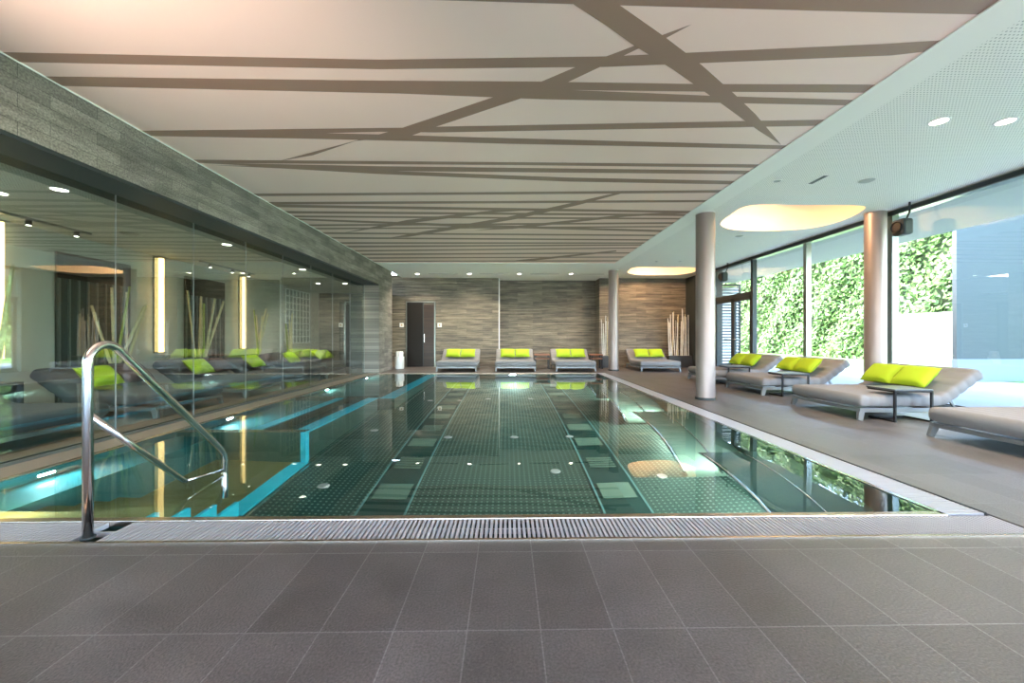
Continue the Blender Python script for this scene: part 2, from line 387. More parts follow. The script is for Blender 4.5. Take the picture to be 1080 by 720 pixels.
# light scoops
for i, (sc_, lab) in enumerate(zip(scoops, ('unseen cream ceiling recess added for warm light above the camera end of the loungers',
        'large rounded cream light recess between the two front columns', 'small-looking rounded light recess near the far column and end wall'))):
    cx = sum(p[0] for p in sc_) / len(sc_); cy = sum(p[1] for p in sc_) / len(sc_)
    root = empty('ceiling_light_recess', (cx, cy, H))
    tag(root, lab, 'ceiling light', 'rounded light recesses in the perforated ceiling')
    m = MB(); prev = None; rings = []
    for s_, z_ in ((1.0, 0.0), (.985, .05), (.93, .14), (.83, .24), (.68, .32), (.45, .37)):
        rings.append([((p[0] - cx) * s_, (p[1] - cy) * s_, z_) for p in sc_])
    n_ = len(sc_)
    m.add([v for r in rings for v in r], [(a * n_ + k, a * n_ + (k + 1) % n_, (a + 1) * n_ + (k + 1) % n_, (a + 1) * n_ + k) for a in range(5) for k in range(n_)] + [tuple(5 * n_ + k for k in range(n_))])
    m.build('recess_shell', M['scoop'], root, smooth=True)
    m = MB(); m.lathe([(.0, .34), (.16, .34), (.16, .365), (0, .365)], (0, 0, 0), 24); m.build('lamp', plain('lit_recess_lamp', (1, .8, .6), .4, emit=(1, .75, .5), es=5), root)
    L = bpy.data.lights.new('recess_glow', 'AREA'); L.energy = 26; L.color = (1, .58, .30); L.shape = 'DISK'; L.size = .35
    lo = bpy.data.objects.new('recess_glow', L); COL.objects.link(lo); lo.location = (cx - .45, cy - .35, H + .28); lo.rotation_euler = (.5, -.3, 0)

# ------------------------------------------------------------------ pool
root = empty('swimming_pool', (0, 7, -1.4)); tag(root, 'large stainless steel pool basin set into the charcoal floor', 'swimming pool')
def pp(mb, name, mat, **k):
    mb.v = [(x, y - 7, z + 1.4) for x, y, z in mb.v]; return mb.build(name, mat, root, **k)
D = -1.3
pp(MB().box(PX0 - .05, PX1 + .05, PY0 - .05, PY1 + .05, D - .1, D), 'basin_floor', M['basin'])
pp(MB().box(PX0 - .05, PX0, PY0 - .05, PY1 + .05, D, -.02), 'side_wall', M['basin_teal'])
pp(MB().box(PX1, PX1 + .05, PY0 - .05, PY1 + .05, D, -.02), 'side_wall', M['basin_wall'])
pp(MB().box(PX0, PX1, PY0 - .05, PY0, D, -.02), 'end_wall', M['basin_wall'])
pp(MB().box(PX0, PX1, PY1, PY1 + .05, D, -.02), 'end_wall', M['basin_wall'])
# overflow lip all round
m = MB()
m.box(PX0 - .03, PX1 + .035, PY0 - .053, PY0 - .002, -.03, .006); m.box(PX0 - .06, PX0 - .002, PY0 - .04, PY1 + .04, -.03, .006)
m.box(PX0 - .03, PX1 + .035, PY1 + .002, PY1 + .04, -.03, .006)
pp(m, 'overflow_lip', M['edge_steel'], bevel=.004)
pp(MB().box(PX1 + .002, PX1 + .035, PY0 - .04, PY1 + .04, -.03, .006), 'overflow_lip', M['steel'], bevel=.004)
# stairs, treads falling away from the front rim
SX = -2.36
m = MB(); m2 = MB(); nst = 4
for k in range(nst):
    y0 = PY0 + .02 + k * .27; zt = -.27 - k * .25
    m.box(PX0, SX - .03, y0, y0 + .27, D, zt)
m.box(PX0, SX - .03, PY0, PY0 + .03, D, -.1)
pp(m, 'stair', M['basin_warm_reflection'], bevel=.006)
prof = [(PY0, D + .002)]
for k in range(nst):
    y0 = PY0 + .02 + k * .27; zt = -.27 - k * .25
    prof += [(y0, zt), (y0 + .27, zt)]
prof += [(PY0 + .02 + nst * .27, D + .002)]
m2.add([(x, y, z) for x in (SX - .03, SX) for y, z in prof], [tuple(range(len(prof)))[::-1], tuple(range(len(prof), 2 * len(prof)))] + [(i, (i + 1) % len(prof), len(prof) + (i + 1) % len(prof), len(prof) + i) for i in range(len(prof))])
pp(m2, 'stair_stringer', M['basin_cyan_glow'])
pp(MB().box(SX - .14, SX + .03, PY0 + .02 + nst * .27, 4.78, D, D + .03), 'floor_kerb', M['basin_cyan_glow'])
pp(MB().box(PX0 + .45, SX - .14, PY0 + .02 + nst * .27, 4.76, D, D + .02), 'bay_floor', M['basin_warm_reflection'])
pp(MB().box(SX + .06, SX + .085, PY0, 7.45, D, D + .012).box(-2.03, -2.0, 7.45, PY1, D, D + .012), 'floor_seam', M['steel'])
# low wall closing the stair bay and the bench bay behind
m = MB(); m.box(PX0, SX - .06, 4.76, 4.84, D, -.05); pp(m, 'bay_wall', M['basin_wall'])
pp(MB().box(SX - .06, SX, 4.76, 4.84, D, -.05), 'bay_post', M['basin_cyan_glow'])
pp(MB().box(PX0, SX, 4.74, 4.86, -.05, -.03), 'bay_wall_cap', M['edge_steel'])
pp(MB().box(PX0, -3.12, 4.84, 7.4, D, -.42), 'bench', M['basin_teal'])
pp(MB().box(-3.12, -2.98, 4.84, 7.4, -.2, -.12), 'bench_edge', M['basin_cyan_glow'])
pp(MB().box(-3.12, -2.99, 4.84, 7.4, D, -.2), 'bench_riser', M['basin_wall'])
pp(MB().box(-2.98, -2.55, 4.84, 7.4, D, -.7), 'bench', M['basin_teal'])
pp(MB().box(-2.55, -2.36, 4.84, 7.4, -.18, -.12), 'bench_edge', M['basin_cyan_glow'])
pp(MB().box(-2.55, -2.37, 4.84, 7.4, D, -.18), 'bench_riser', M['basin_wall'])
pp(MB().box(PX0, SX, 7.4, 7.5, D, -.03), 'bay_wall', M['edge_steel'])
pp(MB().box(PX0, -2.35, 7.5, PY1, D, -.25), 'bench', M['basin_wall'])
pp(MB().box(-2.35, -2.08, 7.5, PY1, -.27, -.2), 'bench_edge', M['basin_cyan_glow'])
pp(MB().box(-2.35, -2.09, 7.5, PY1, D, -.27), 'bench_riser', M['basin_wall'])
pp(MB().box(PX0, PX0 + .45, PY0 + .1, 4.76, D, -.3), 'bench', M['basin_teal'])
# massage channels in the floor
for cxp in (-1.16, 1.12):
    m = MB(); m.box(cxp - .21, cxp + .21, PY0 + .3, PY1 - .6, D, D + .01); pp(m, 'floor_channel', M['channel'])
    m = MB(); m.box(cxp - .23, cxp - .21, PY0 + .3, PY1 - .6, D, D + .014); m.box(cxp + .21, cxp + .23, PY0 + .3, PY1 - .6, D, D + .014)
    pp(m, 'channel_frame', plain('pale_channel_steel', (.12, .28, .30), .3, .3))
    y = PY0 + .75
    while y < PY1 - .9:
        m = MB()
        if random.random() < .5: m.box(cxp - .17, cxp + .17, y, y + .32, D, D + .02)
        else:
            for q in range(5): m.box(cxp - .15, cxp + .15, y + q * .065, y + q * .065 + .022, D, D + .03)
        pp(m, 'channel_cover', M['lounger_steel'])
        y += .72
# air jets in the floor
for jx, jy in ((-1.9, 4.2), (-.85, 5.8), (.1, 5.8), (.9, 5.8), (-2.0, 6.1), (-1.6, 8.4), (-1.0, 8.4), (.55, 4.6), (1.7, 4.4), (-.4, 8.6), (.5, 8.6)):
    pp(MB().lathe([(.0, .02), (.05, .018), (.06, 0)], (jx, jy, D), 16), 'floor_jet', M['grate'])
# wave shaped steel underwater loungers along the right side
for k in range(4):
    yt = 3.75 + k * 2.1
    m = MB(); pr = []
    for q in range(25):
        t = q / 24 * .93
        yy = yt + .18 - t * 1.9
        zz = -.16 - .1 * t - .98 * min(1, t / .95) ** 2.2
        pr.append((max(yy, PY0 + .02), zz))
    vs = []; fs = []
    for q, (yy, zz) in enumerate(pr):
        for xx, dz in ((1.92, -.03), (1.90, 0), (1.92, .03), (2.66, .03), (2.66, -.03)): vs.append((xx, yy, zz + dz))
    for q in range(len(pr) - 1):
        for c in range(5): fs.append((q * 5 + c, q * 5 + (c + 1) % 5, (q + 1) * 5 + (c + 1) % 5, (q + 1) * 5 + c))
    fs += [tuple(range(5)), tuple(24 * 5 + c for c in range(5))[::-1]]
    m.add(vs, fs)
    pp(m, 'underwater_lounger', M['lounger_steel'], smooth='edge')
    pp(MB().tube([(1.905, yy, zz + .01) for yy, zz in pr], .028, 10), 'lounger_highlight_tube', M['steel'], smooth=True)  # bright tubes added to draw the highlight arcs of the curved steel
    pp(MB().tube([(2.3, yy, zz + .05) for yy, zz in pr], .012, 8), 'lounger_highlight_tube', M['steel'], smooth=True)
# pool lamps
lamp_pos = [(.16, PY1 - .03, -.18, 0)]
m_l = M['pool_lamp']
for lx, ly, lz, _ in lamp_pos:
    ln = MB(); ln.v = []; n_ = 20
    ln.add([(lx + .07 * math.cos(2 * PI * k / n_), ly + yy, lz + .07 * math.sin(2 * PI * k / n_)) for yy in (.03, 0) for k in range(n_)], [tuple(range(n_, 2 * n_))] + [(k, (k + 1) % n_, n_ + (k + 1) % n_, n_ + k) for k in range(n_)])
    pp(ln, 'pool_lamp', m_l)
def area(name, loc, rot, sx, sy, e, col):
    L = bpy.data.lights.new(name, 'AREA'); L.shape = 'RECTANGLE'; L.size = sx; L.size_y = sy; L.energy = e; L.color = col
    o = bpy.data.objects.new(name, L); COL.objects.link(o); o.location = loc; o.rotation_euler = rot; return o
def spot(name, loc, rot, e, col, size=1.9, blend=.8, r=.05):
    L = bpy.data.lights.new(name, 'SPOT'); L.energy = e; L.color = col; L.spot_size = size; L.spot_blend = blend; L.shadow_soft_size = r
    o = bpy.data.objects.new(name, L); COL.objects.link(o); o.location = loc; o.rotation_euler = rot; return o
for lx, ly, lz, _ in lamp_pos:
    area('pool_lamp_light', (lx, ly - .06, lz), (-PI / 2 , 0, 0), .14, .14, 45, (.9, 1, .95))
for ly in (3.6, 6.2, 9.4):  # bare underwater lights without fittings, added to brighten the basin
    area('pool_side_fill', (PX1 - .03, ly, -.55), (0, PI / 2, 0), .16, .16, 32, (1, .98, .85))
for ly in (3.4, 5.6, 8.6, 11.0):
    area('pool_side_fill', (PX0 + .04, ly, -.14), (0, -PI / 2, 0), .05, .12, 7, (.7, .95, 1))
area('stair_fill', (PX0 + .6, PY0 + .06, -.12), (PI / 2, 0, 0), .12, .05, 5, (1, .85, .5))  # warm fill added over the stairs, no fitting there

w = MB().add([(PX0, PY0 - .002, 0), (PX1, PY0 - .002, 0), (PX1, PY1 + .002, 0), (PX0, PY1 + .002, 0)], [(0, 1, 2, 3)])
wo = w.build('pool_water', M['water']); tag(wo, 'still green-blue water filling the swimming pool to its rim', 'water', kind='stuff')

# overflow grates
gr = empty('overflow_grate', (0, PY0 - GF / 2, 0)); tag(gr, 'white slatted overflow grate across the near end of the pool', 'grate', 'slatted overflow grates around the pool')
def gp(mb, name, mat, org, parent, **k):
    mb.v = [(x - org[0], y - org[1], z) for x, y, z in mb.v]; return mb.build(name, mat, parent, **k)
o_ = (0, PY0 - GF / 2)
gp(MB().box(XG, PX1 + GR, PY0 - GF, PY0 - .055, -.16, -.14), 'gutter', M['gutter'], o_, gr)
m = MB(); x = XG + .02
while x < PX1 + GR - .02:
    if not (-2.36 < x < -2.24): m.box(x, x + .016, PY0 - GF + .012, PY0 - .056, -.03, -.002)
    x += .0268
gp(m, 'grate', M['grate'], o_, gr)
gp(MB().box(XG, PX1 + GR, PY0 - GF - .006, PY0 - GF + .01, -.05, .004), 'edge_strip', M['edge_steel'], o_, gr)
gp(MB().box(XG + .01, PX1 + GR, PY0 - GF / 2 - .006, PY0 - GF / 2 + .006, -.04, -.012), 'carrier', M['grate'], o_, gr)
g2 = empty('overflow_grate', (PX1 + GR / 2, 7, 0)); tag(g2, 'white slatted overflow grate along the lounger side of the pool', 'grate', 'slatted overflow grates around the pool')
o_ = (PX1 + GR / 2, 7)
gp(MB().box(PX1 + .055, PX1 + GR, PY0 - .02, PY1 + GB, -.16, -.14), 'gutter', M['gutter'], o_, g2)
m = MB(); y = PY0 - .02
while y < PY1 + GB - .02:
    m.box(PX1 + .055, PX1 + GR - .012, y, y + .019, -.03, -.002); y += .0268
gp(m, 'grate', M['grate'], o_, g2)
gp(MB().box(PX1 + GR - .01, PX1 + GR + .004, PY0 - .02, PY1 + GB, -.05, .004), 'edge_strip', M['dark_metal'], o_, g2)
g3 = empty('overflow_grate', (0, PY1 + GB / 2, 0)); tag(g3, 'slatted overflow grate across the far end of the pool before the loungers', 'grate', 'slatted overflow grates around the pool')
o_ = (0, PY1 + GB / 2)
gp(MB().box(PX0 - .05, PX1 + .04, PY1 + .055, PY1 + GB, -.16, -.14), 'gutter', M['gutter'], o_, g3)
m = MB(); x = PX0 - .04
while x < PX1 + .02:
    m.box(x, x + .019, PY1 + .055, PY1 + GB - .01, -.03, -.002); x += .0268
gp(m, 'grate', plain('grey_grate', (.45, .43, .42), .4), o_, g3)

# ------------------------------------------------------------------ handrail
hr = empty('pool_handrail', (-2.3, 2.25, 0)); tag(hr, 'polished steel handrail with two sloping rails leading down into the pool', 'handrail')
def arc(c, r, a0, a1, n_=10): return [(0, c[0] + r * math.cos(a0 + (a1 - a0) * k / n_), c[1] + r * math.sin(a0 + (a1 - a0) * k / n_)) for k in range(n_ + 1)]
# path in (y, z) relative to the post foot
a_dn = math.radians(43)
R_ = .10
pts = [(0, 0, -.01)] + arc((R_, .955), R_, PI, PI / 2 - a_dn, 12)
e = (0, 1.06, .165)
pts += [(0, 1.0, .222), (0, 1.035, .185), (0, 1.06, .15), (0, 1.07, .10), (0, 1.07, -.62)]
m = MB().tube(pts, .0235, 16); m.build('main_rail', M['steel'], hr, smooth=True)
m = MB().tube([(0, .01, .665), (0, .3, .40), (0, .64, .09), (0, .67, .068)], .019, 14); m.build('lower_rail', M['steel'], hr, smooth=True)
m = MB().tube([(0, .665, .07), (0, .85, .045), (0, 1.07, .02)], .009, 10); m.build('cross_link', M['steel'], hr, smooth=True)
m = MB().lathe([(.0, .004), (.034, .004), (.034, -.002), (0.0, -.002)], (0, 0, 0), 24); m.build('foot_plate', M['dark_metal'], hr)

# ------------------------------------------------------------------ columns
for (x, y, r, lab) in ((3.5, 7.06, .158, 'slender round taupe column beside the pool, base in full view'), (6.42, 6.92, .155, 'round taupe column standing against the windows behind a lounger'), (3.47, 13.1, .163, 'far round taupe column between the end wall loungers')):
    o = empty('round_column', (x, y, 0)); tag(o, lab, 'column', 'round metal clad columns'); struct(o)
    MB().lathe([(r, .0), (r, H)], (0, 0, 0), 48).build('shaft', M['column'], o, smooth=True)
    MB().lathe([(r + .0, .0), (r + .012, .0), (r + .012, .035), (r, .04)], (0, 0, 0), 48).build('base_ring', M['dark_metal'], o, smooth='edge')
    MB().lathe([(r + .0, H - .012), (r + .01, H - .012), (r + .01, H)], (0, 0, 0), 48).build('top_ring', M['white'], o, smooth='edge')

# ------------------------------------------------------------------ glass partition on the left
n = 1; y = 12.2 - 1.1
while y > RY:
    w_ = empty('window_%d' % n, (XG, y + .55, 0)); struct(w_)
    MB().box(-.006, .006, -.547, .547, .02, 2.66).build('glass', M['part_glass'], w_)
    MB().box(-.0065, .0065, .547, .5495, .02, 2.66).build('seal', M['grate'], w_)
    y -= 1.1; n += 1
# ------------------------------------------------------------------ right window front
mull = [12.83, 10.79, 8.84, 6.84, 4.88, 2.9, .9, -1.1, -3.1, -4.98]
n = 31
for i in range(len(mull) - 1):
    y1, y0 = mull[i], mull[i + 1]
    w_ = empty('window_%d' % n if i else 'door_1', (XW, y0, 0)); struct(w_); n += 1
    L_ = y1 - y0
    m = MB(); m.box(-.06, .06, 0, .09, 0, H - .08); m.box(-.05, .05, .09, L_, 0, .06); m.box(-.07, .07, 0, L_, H - .09, H - .0)
    m.build('window_frame', M['alu' if 0 < i < 4 else 'dark_metal'] if i != 0 else M['dark_metal'], w_, bevel=.004)
    MB().box(-.075, -.068, 0, L_, H - .075, H - .015).build('head_rail', M['dark_metal'], w_)
    if i == 0:
        MB().box(-.05, .05, .09, L_, 2.24, 2.34).build('transom', M['dark_metal'], w_)
        MB().box(-.008, .008, .09, L_, 2.34, H - .09).build('pane', M['glass'], w_)
        for q, (a, b_) in enumerate(((.1, L_ / 2), (L_ / 2, L_ - .02))):
            d_ = MB().box(-.03, .03, a, a + .09, .02, 2.24).box(-.03, .03, b_ - .09, b_ - .005, .02, 2.24).box(-.03, .03, a, b_, .02, .13).box(-.03, .03, a, b_, 2.13, 2.24).build('door_leaf', M['dark_metal'], w_)
            MB().box(-.008, .008, a + .09, b_ - .09, .13, 2.13).build('pane', M['glass'], d_)
            yy = (a + .06) if q else (b_ - .06)
            MB().tube([(-.03, yy, 1.02), (-.09, yy, 1.02), (-.09, yy + (.3 if q else -.3), 1.02)], .014, 10).build('handle', M['steel'], d_, smooth=True)
    else:
        MB().box(-.008, .008, .09, L_, .06, H - .09).build('pane', M['glass'], w_)
struct(MB().box(XW - .06, XW + .25, 12.9, YF, 0, H).build('wall_right', M['dark_metal']))

# ------------------------------------------------------------------ end wall door
d_ = empty('door_2', (-3.18, YF - .02, 0)); struct(d_)
W2, HT = .50, 2.36
m = MB(); m.box(-W2 - .04, -W2, -.03, .02, 0, HT + .04); m.box(W2, W2 + .04, -.03, .02, 0, HT + .04); m.box(-W2, W2, -.03, .02, HT, HT + .04)
m.build('door_frame', M['alu'], d_)
MB().box(-W2, .08, -.012, .012, 0, HT).build('dark_glass_leaf', plain('dark_mirror_glass', (.012, .010, .009), .5, 0, .2), d_)
MB().box(.08, .11, -.028, .012, 0, HT).build('door_post', M['dark_metal'], d_)
lf = MB().box(.11, W2, -.02, .012, 0, HT - .08).build('wooden_leaf', M['dark_plank'], d_)
MB().box(.13, .15, -.05, -.02, .9, 1.2).build('door_handle', M['steel'], lf)
for x_, lab in ((-3.98 + .1, 'small white wall switch between the grey pier and the dark door'), (-2.49, 'small white wall switch on the lounger side of the dark door')):
    o = empty('wall_switch', (x_, YF, 1.53)); tag(o, lab, 'switch', 'white switch panels by the door')
    MB().box(-.075, .075, -.014, 0, -.075, .075).build('plate', M['white'], o, bevel=.004)
    MB().box(-.03, .03, -.02, -.013, -.035, .035).build('rocker', plain('amber_plastic', (.5, .35, .2), .4), o)
# towel bin
o = empty('towel_bin', (-3.68, 13.85, 0)); tag(o, 'white towel bin with rolled towels standing beside the grey pier', 'bin')
MB().lathe([(0, .01), (.14, .01), (.15, .05), (.155, .42), (.145, .42), (.14, .05)], (0, 0, 0), 28).build('drum', M['white'], o, smooth='edge')
for a in range(5):
    c = (.07 * math.cos(a * 1.257), .07 * math.sin(a * 1.257))
    MB().tube([(c[0], c[1], .1), (c[0], c[1], .58), (c[0], c[1], .6)], [.055, .055, .03], 12).build('towel', M['towel'], o, smooth=True)

# ------------------------------------------------------------------ loungers
def sweep(path, hw, ht, seams, bulge=.012, n_=8, ex=.35):
    """rounded rectangular section (half width hw, half thickness ht) along path in x,z"""
    m = MB(); P = [Vector((x, 0, z)) for x, z in path]
    L_ = [0]
    for i in range(1, len(P)): L_.append(L_[-1] + (P[i] - P[i - 1]).length)
    tot = L_[-1]; N = 90; rings = []
    for k in range(N + 1):
        s_ = tot * k / N
        i = max(j for j in range(len(P) - 1) if L_[j] <= s_ + 1e-6); t = (s_ - L_[i]) / (L_[i + 1] - L_[i])
        p = P[i].lerp(P[i + 1], t); d = (P[i + 1] - P[i]).normalized()
        if i + 1 < len(P) - 1 and t > .5: d = d.lerp((P[i + 2] - P[i + 1]).normalized(), t - .5).normalized()
        if i > 0 and t < .5: d = d.lerp((P[i] - P[i - 1]).normalized(), .5 - t).normalized()
        u = Vector((-d.z, 0, d.x))
        ph = (s_ / tot * seams) % 1.0; puff = bulge * (abs(math.sin(ph * PI)) ** .45 - 1)
        e_ = min(s_, tot - s_); rd = min(ht * .8, .055)
        ends = 1. if e_ > rd else math.sqrt(max(0, 1 - ((rd - e_) / rd) ** 2))
        ww = hw + puff - (1 - ends) * .03; tt = (ht + puff) * (.35 + .65 * ends)
        ring = []
        for q in range(28):
            a = 2 * PI * q / 28; ca, sa = math.cos(a), math.sin(a)
            # super-ellipse with tight corners
            yy = math.copysign(abs(ca) ** .16, ca) * ww; zz = math.copysign(abs(sa) ** .42, sa) * tt
            ring.append(p + Vector((0, yy, 0)) + u * zz)
        rings.append(ring)
    vs = [v for r in rings for v in r]; fs = [(i * 28 + q, i * 28 + (q + 1) % 28, (i + 1) * 28 + (q + 1) % 28, (i + 1) * 28 + q) for i in range(N) for q in range(28)]
    fs += [tuple(range(28)), tuple(N * 28 + q for q in range(28))[::-1]]
    return m.add(vs, fs)
def make_lounger(fab, frm):
    r = empty('lounge_bed', (0, 0, 0))
    hw = .65
    sweep([(0.0, .25), (.4, .25), (1.02, .25), (1.12, .262), (1.2, .30), (1.66, .63)], hw, .086, 13).build('mattress', fab, r, smooth='edge')
    m = MB(); m.box(.02, 1.62, -hw + .02, -hw + .06, .105, .16); m.box(.02, 1.62, hw - .06, hw - .02, .105, .16)
    for x_ in (.02, .55, 1.05, 1.58): m.box(x_, x_ + .04, -hw + .06, hw - .06, .11, .155)
    m.build('bed_frame', frm, r, bevel=.004)
    for sx, px_ in ((.05, -.03), (1.52, .05)):
        for sy in (-1, 1):
            MB().bar((sx, sy * (hw - .045), .11), (sx + px_, sy * (hw - .03), 0.0), .045, .075, up=(1, 0, 0), taper=.8).build('leg', frm, r, bevel=.003)
    m = MB()
    for sy in (-1, 1):
        m.bar((1.38, sy * .42, .33), (1.52, sy * .42, .13), .02, .03); m.bar((1.12, sy * .42, .165), (1.6, sy * .42, .51), .02, .025)
    m.bar((1.52, -.44, .13), (1.52, .44, .13), .025, .025)
    m.build('back_support', frm, r)
    return r
def make_cushion(mat, w=.50, h=.36, t=.075):
    """local: width along y, height along z, thickness along x"""
    m = MB(); N = 14; vs = []; fs = []
    for side in (1, -1):
        for i in range(N + 1):
            for j in range(N + 1):
                u, v = 2 * i / N - 1, 2 * j / N - 1
                k = (1 - u ** 4) * (1 - v ** 4)
                pin = 1 - .06 * (1 - u * u) * (v * v) ; pin2 = 1 - .06 * (1 - v * v) * (u * u)
                vs.append((side * t * (k ** .55) + .001 * side, u * w / 2 * pin2, v * h / 2 * pin))
    g = (N + 1) ** 2
    for s_ in (0, 1):
        for i in range(N):
            for j in range(N):
                a = s_ * g + i * (N + 1) + j; f = (a, a + 1, a + N + 2, a + N + 1); fs.append(f if s_ == 0 else f[::-1])
    m.add(vs, fs)
    # piped edge
    lp = [(0, u * w / 2, -h / 2) for u in [-1 + 2 * i / 10 for i in range(11)]]
    o = m.build('throw_cushion', mat, smooth=True)
    return o
lb = make_lounger(M['fabric'], M['frame'])
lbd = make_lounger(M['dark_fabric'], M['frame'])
cu = make_cushion(M['lime']); cud = make_cushion(M['plum'], .46, .36)
used = {}
def put(proto, loc, rz, label, cat, group, tilt=0.):
    first = proto.name not in used; used[proto.name] = 1
    o = proto if first else copy_tree(proto)
    o.location = loc; o.rotation_euler = (0, tilt, rz)
    tag(o, label, cat, group); return o
def at_local(loc, rz, x, y, z):
    c, s_ = math.cos(rz), math.sin(rz); return (loc[0] + x * c - y * s_, loc[1] + x * s_ + y * c, loc[2] + z)
TL = math.radians(46)
def cushions(loc, rz, where, offs=((-.26, 'a'), (.24, 'b')), names=('near', 'far'), proto=None, grp='lime green cushions on the lounge beds', colour='lime green', scale=1.):
    for (oy, _), nm in zip(offs, names):
        p = at_local(loc, rz, 1.13, oy, .545)
        c = put(proto or cu, p, rz, '%s cushion %s %s' % (colour, nm, where), 'cushion', grp)
        c.rotation_euler = (0, TL + random.uniform(-.05, .05), rz); 
# right hand row, feet to the pool
rowR = [((4.66, 3.76, 0), 'grey double lounge bed cut off by the right picture edge, foot toward the pool', 'on the bed cut off at the picture edge'),
        ((4.62, 5.85, 0), 'grey double lounge bed with black side table in front of the window column', 'on the bed in front of the window column'),
        ((4.76, 8.08, 0), 'grey double lounge bed between the two front columns by the hedge window', 'on the bed between the front columns'),
        ((4.74, 9.88, 0), 'grey double lounge bed half hidden behind the poolside column near the glass door', 'on the bed behind the poolside column')]
for loc, lab, wh in rowR:
    put(lb, loc, 0, lab, 'lounge bed', 'grey lounge beds beside the windows')
    cushions(loc, 0, wh, names=('nearer the camera', 'farther from the camera'))
rowB = [(-1.6, 'grey lounge bed against the end wall next to the dark door', 'of the end wall bed next to the door'),
        (.26, 'grey lounge bed at the centre of the end wall', 'of the central end wall bed'),
        (2.16, 'grey lounge bed at the end wall just before the far column', 'of the end wall bed before the far column'),
        (4.84, 'grey lounge bed alone at the end wall beyond the far column', 'of the end wall bed beyond the far column')]
for x_, lab, wh in rowB:
    loc = (x_, 12.66 - .012 * x_, 0)
    put(lb, loc, PI / 2, lab, 'lounge bed', 'grey lounge beds along the end wall')
    cushions(loc, PI / 2, wh, names=('on the window side', 'on the door side'))
rowL = [(4.2, 'first'), (6.1, 'second'), (7.95, 'third'), (9.6, 'fourth'), (11.2, 'fifth'), (12.8, 'last')]
for i, (y_, nm) in enumerate(rowL):
    loc = (-4.68, y_, 0)
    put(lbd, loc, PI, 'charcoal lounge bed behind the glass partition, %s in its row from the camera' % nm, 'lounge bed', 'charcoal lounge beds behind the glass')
    if i in (1, 2, 3, 4):
        cushions(loc, PI, 'on the %s charcoal bed behind the glass' % nm, offs=((.25, ''),), names=('lying alone of its colour',), grp='lime cushions behind the glass')
        cushions(loc, PI, 'on the %s charcoal bed behind the glass' % nm, offs=((-.27, ''),), names=('lying beside a lime one',), proto=cud, grp='plum cushions behind the glass', colour='plum')
    if i == 5:
        cushions(loc, PI, 'on the last charcoal lounge bed behind the glass', names=('farther from the camera', 'nearer the camera'), grp='lime cushions behind the glass')

# C shaped side tables
def make_side_table():
    r = empty('side_table', (0, 0, 0))
    MB().box(-.25, .25, -.02, .40, .405, .425).build('table_top', M['table_top'], r, bevel=.004)
    MB().box(-.25, .25, -.02, .0, .385, .405).box(-.25, -.23, .0, .38, .385, .405).box(.23, .25, .0, .38, .385, .405).build('top_frame', M['black'], r)
    for sx in (-1, 1):
        MB().box(sx * .24 - .012, sx * .24 + .012, -.02, .004, .012, .405).build('leg', M['black'], r)
    MB().box(-.252, -.228, -.02, .36, 0, .02).box(.228, .252, -.02, .36, 0, .02).box(-.24, .24, .34, .36, 0, .018).build('foot_frame', M['black'], r)
    return r
st = make_side_table()
for (x_, y_, lab) in ((5.22, 5.10, 'black side table hooked over the lounge bed in front of the window column'), (5.3, 7.33, 'black side table hooked over the lounge bed between the front columns'), (5.3, 9.13, 'black side table hooked over the lounge bed near the glass door')):
    put(st, (x_, y_, 0), .0, lab, 'side table', 'slim black side tables')
# reddish wooden tables at the end wall
for i, (x_, lab) in enumerate(((1.2, 'reddish wooden low table between the central and right end wall loungers'), (3.08, 'reddish wooden low table end beside the far column'))):
    o = empty('wooden_table', (x_, 13.95, 0)); tag(o, lab, 'table', 'reddish wooden tables at the end wall')
    hw_ = .26 if i == 0 else .2
    MB().box(-hw_, hw_, -.25, .25, .46, .50).build('table_top', M['redwood'], o, bevel=.004)
    MB().box(-hw_ + .02, hw_ - .02, -.23, .23, .33, .37).build('shelf', M['redwood'], o, bevel=.004)
    for sx in (-1, 1):
        for sy in (-1, 1): MB().box(sx * (hw_ - .03) - .02, sx * (hw_ - .03) + .02, sy * .2 - .02, sy * .2 + .02, 0, .46).build('leg', M['black'], o)

# ------------------------------------------------------------------ bamboo
def bamboo(loc, label, poles, mat, box=(.25, .25, .5), extra=None):
    o = empty('bamboo_arrangement', loc); tag(o, label, 'decoration', 'bamboo pole arrangements')
    bx, by, bz = box
    m = MB(); m.box(-bx, bx, -by, by, 0, bz); m.cur = 1; m.box(-bx + .02, bx - .02, -by + .02, by - .02, bz - .001, bz + .004)
    m.build('planter', [M['planter'], plain('pebble_fill', (.2, .18, .16), .9, noise=.5, nscale=60)], o, bevel=.006)
    for k, (x0, y0, x1, y1, zt, r) in enumerate(poles):
        mm = MB(); P = []; R2 = []; z0 = bz - .05; nseg = max(4, int((zt - z0) / .24))
        for q in range(nseg):
            for tt, rr in ((0.02, 1.16), (.06, 1.), (.94, 1.), (.98, 1.16)):
                t = (q + tt) / nseg; P.append((x0 + (x1 - x0) * t, y0 + (y1 - y0) * t, z0 + (zt - z0) * t)); R2.append(r * rr * (1 - .25 * t))
        mm.tube(P, R2, 8); mm.build('bamboo_pole', (extra if extra and k % 5 == 4 else mat), o, smooth=True)
rnd = random.Random(3)
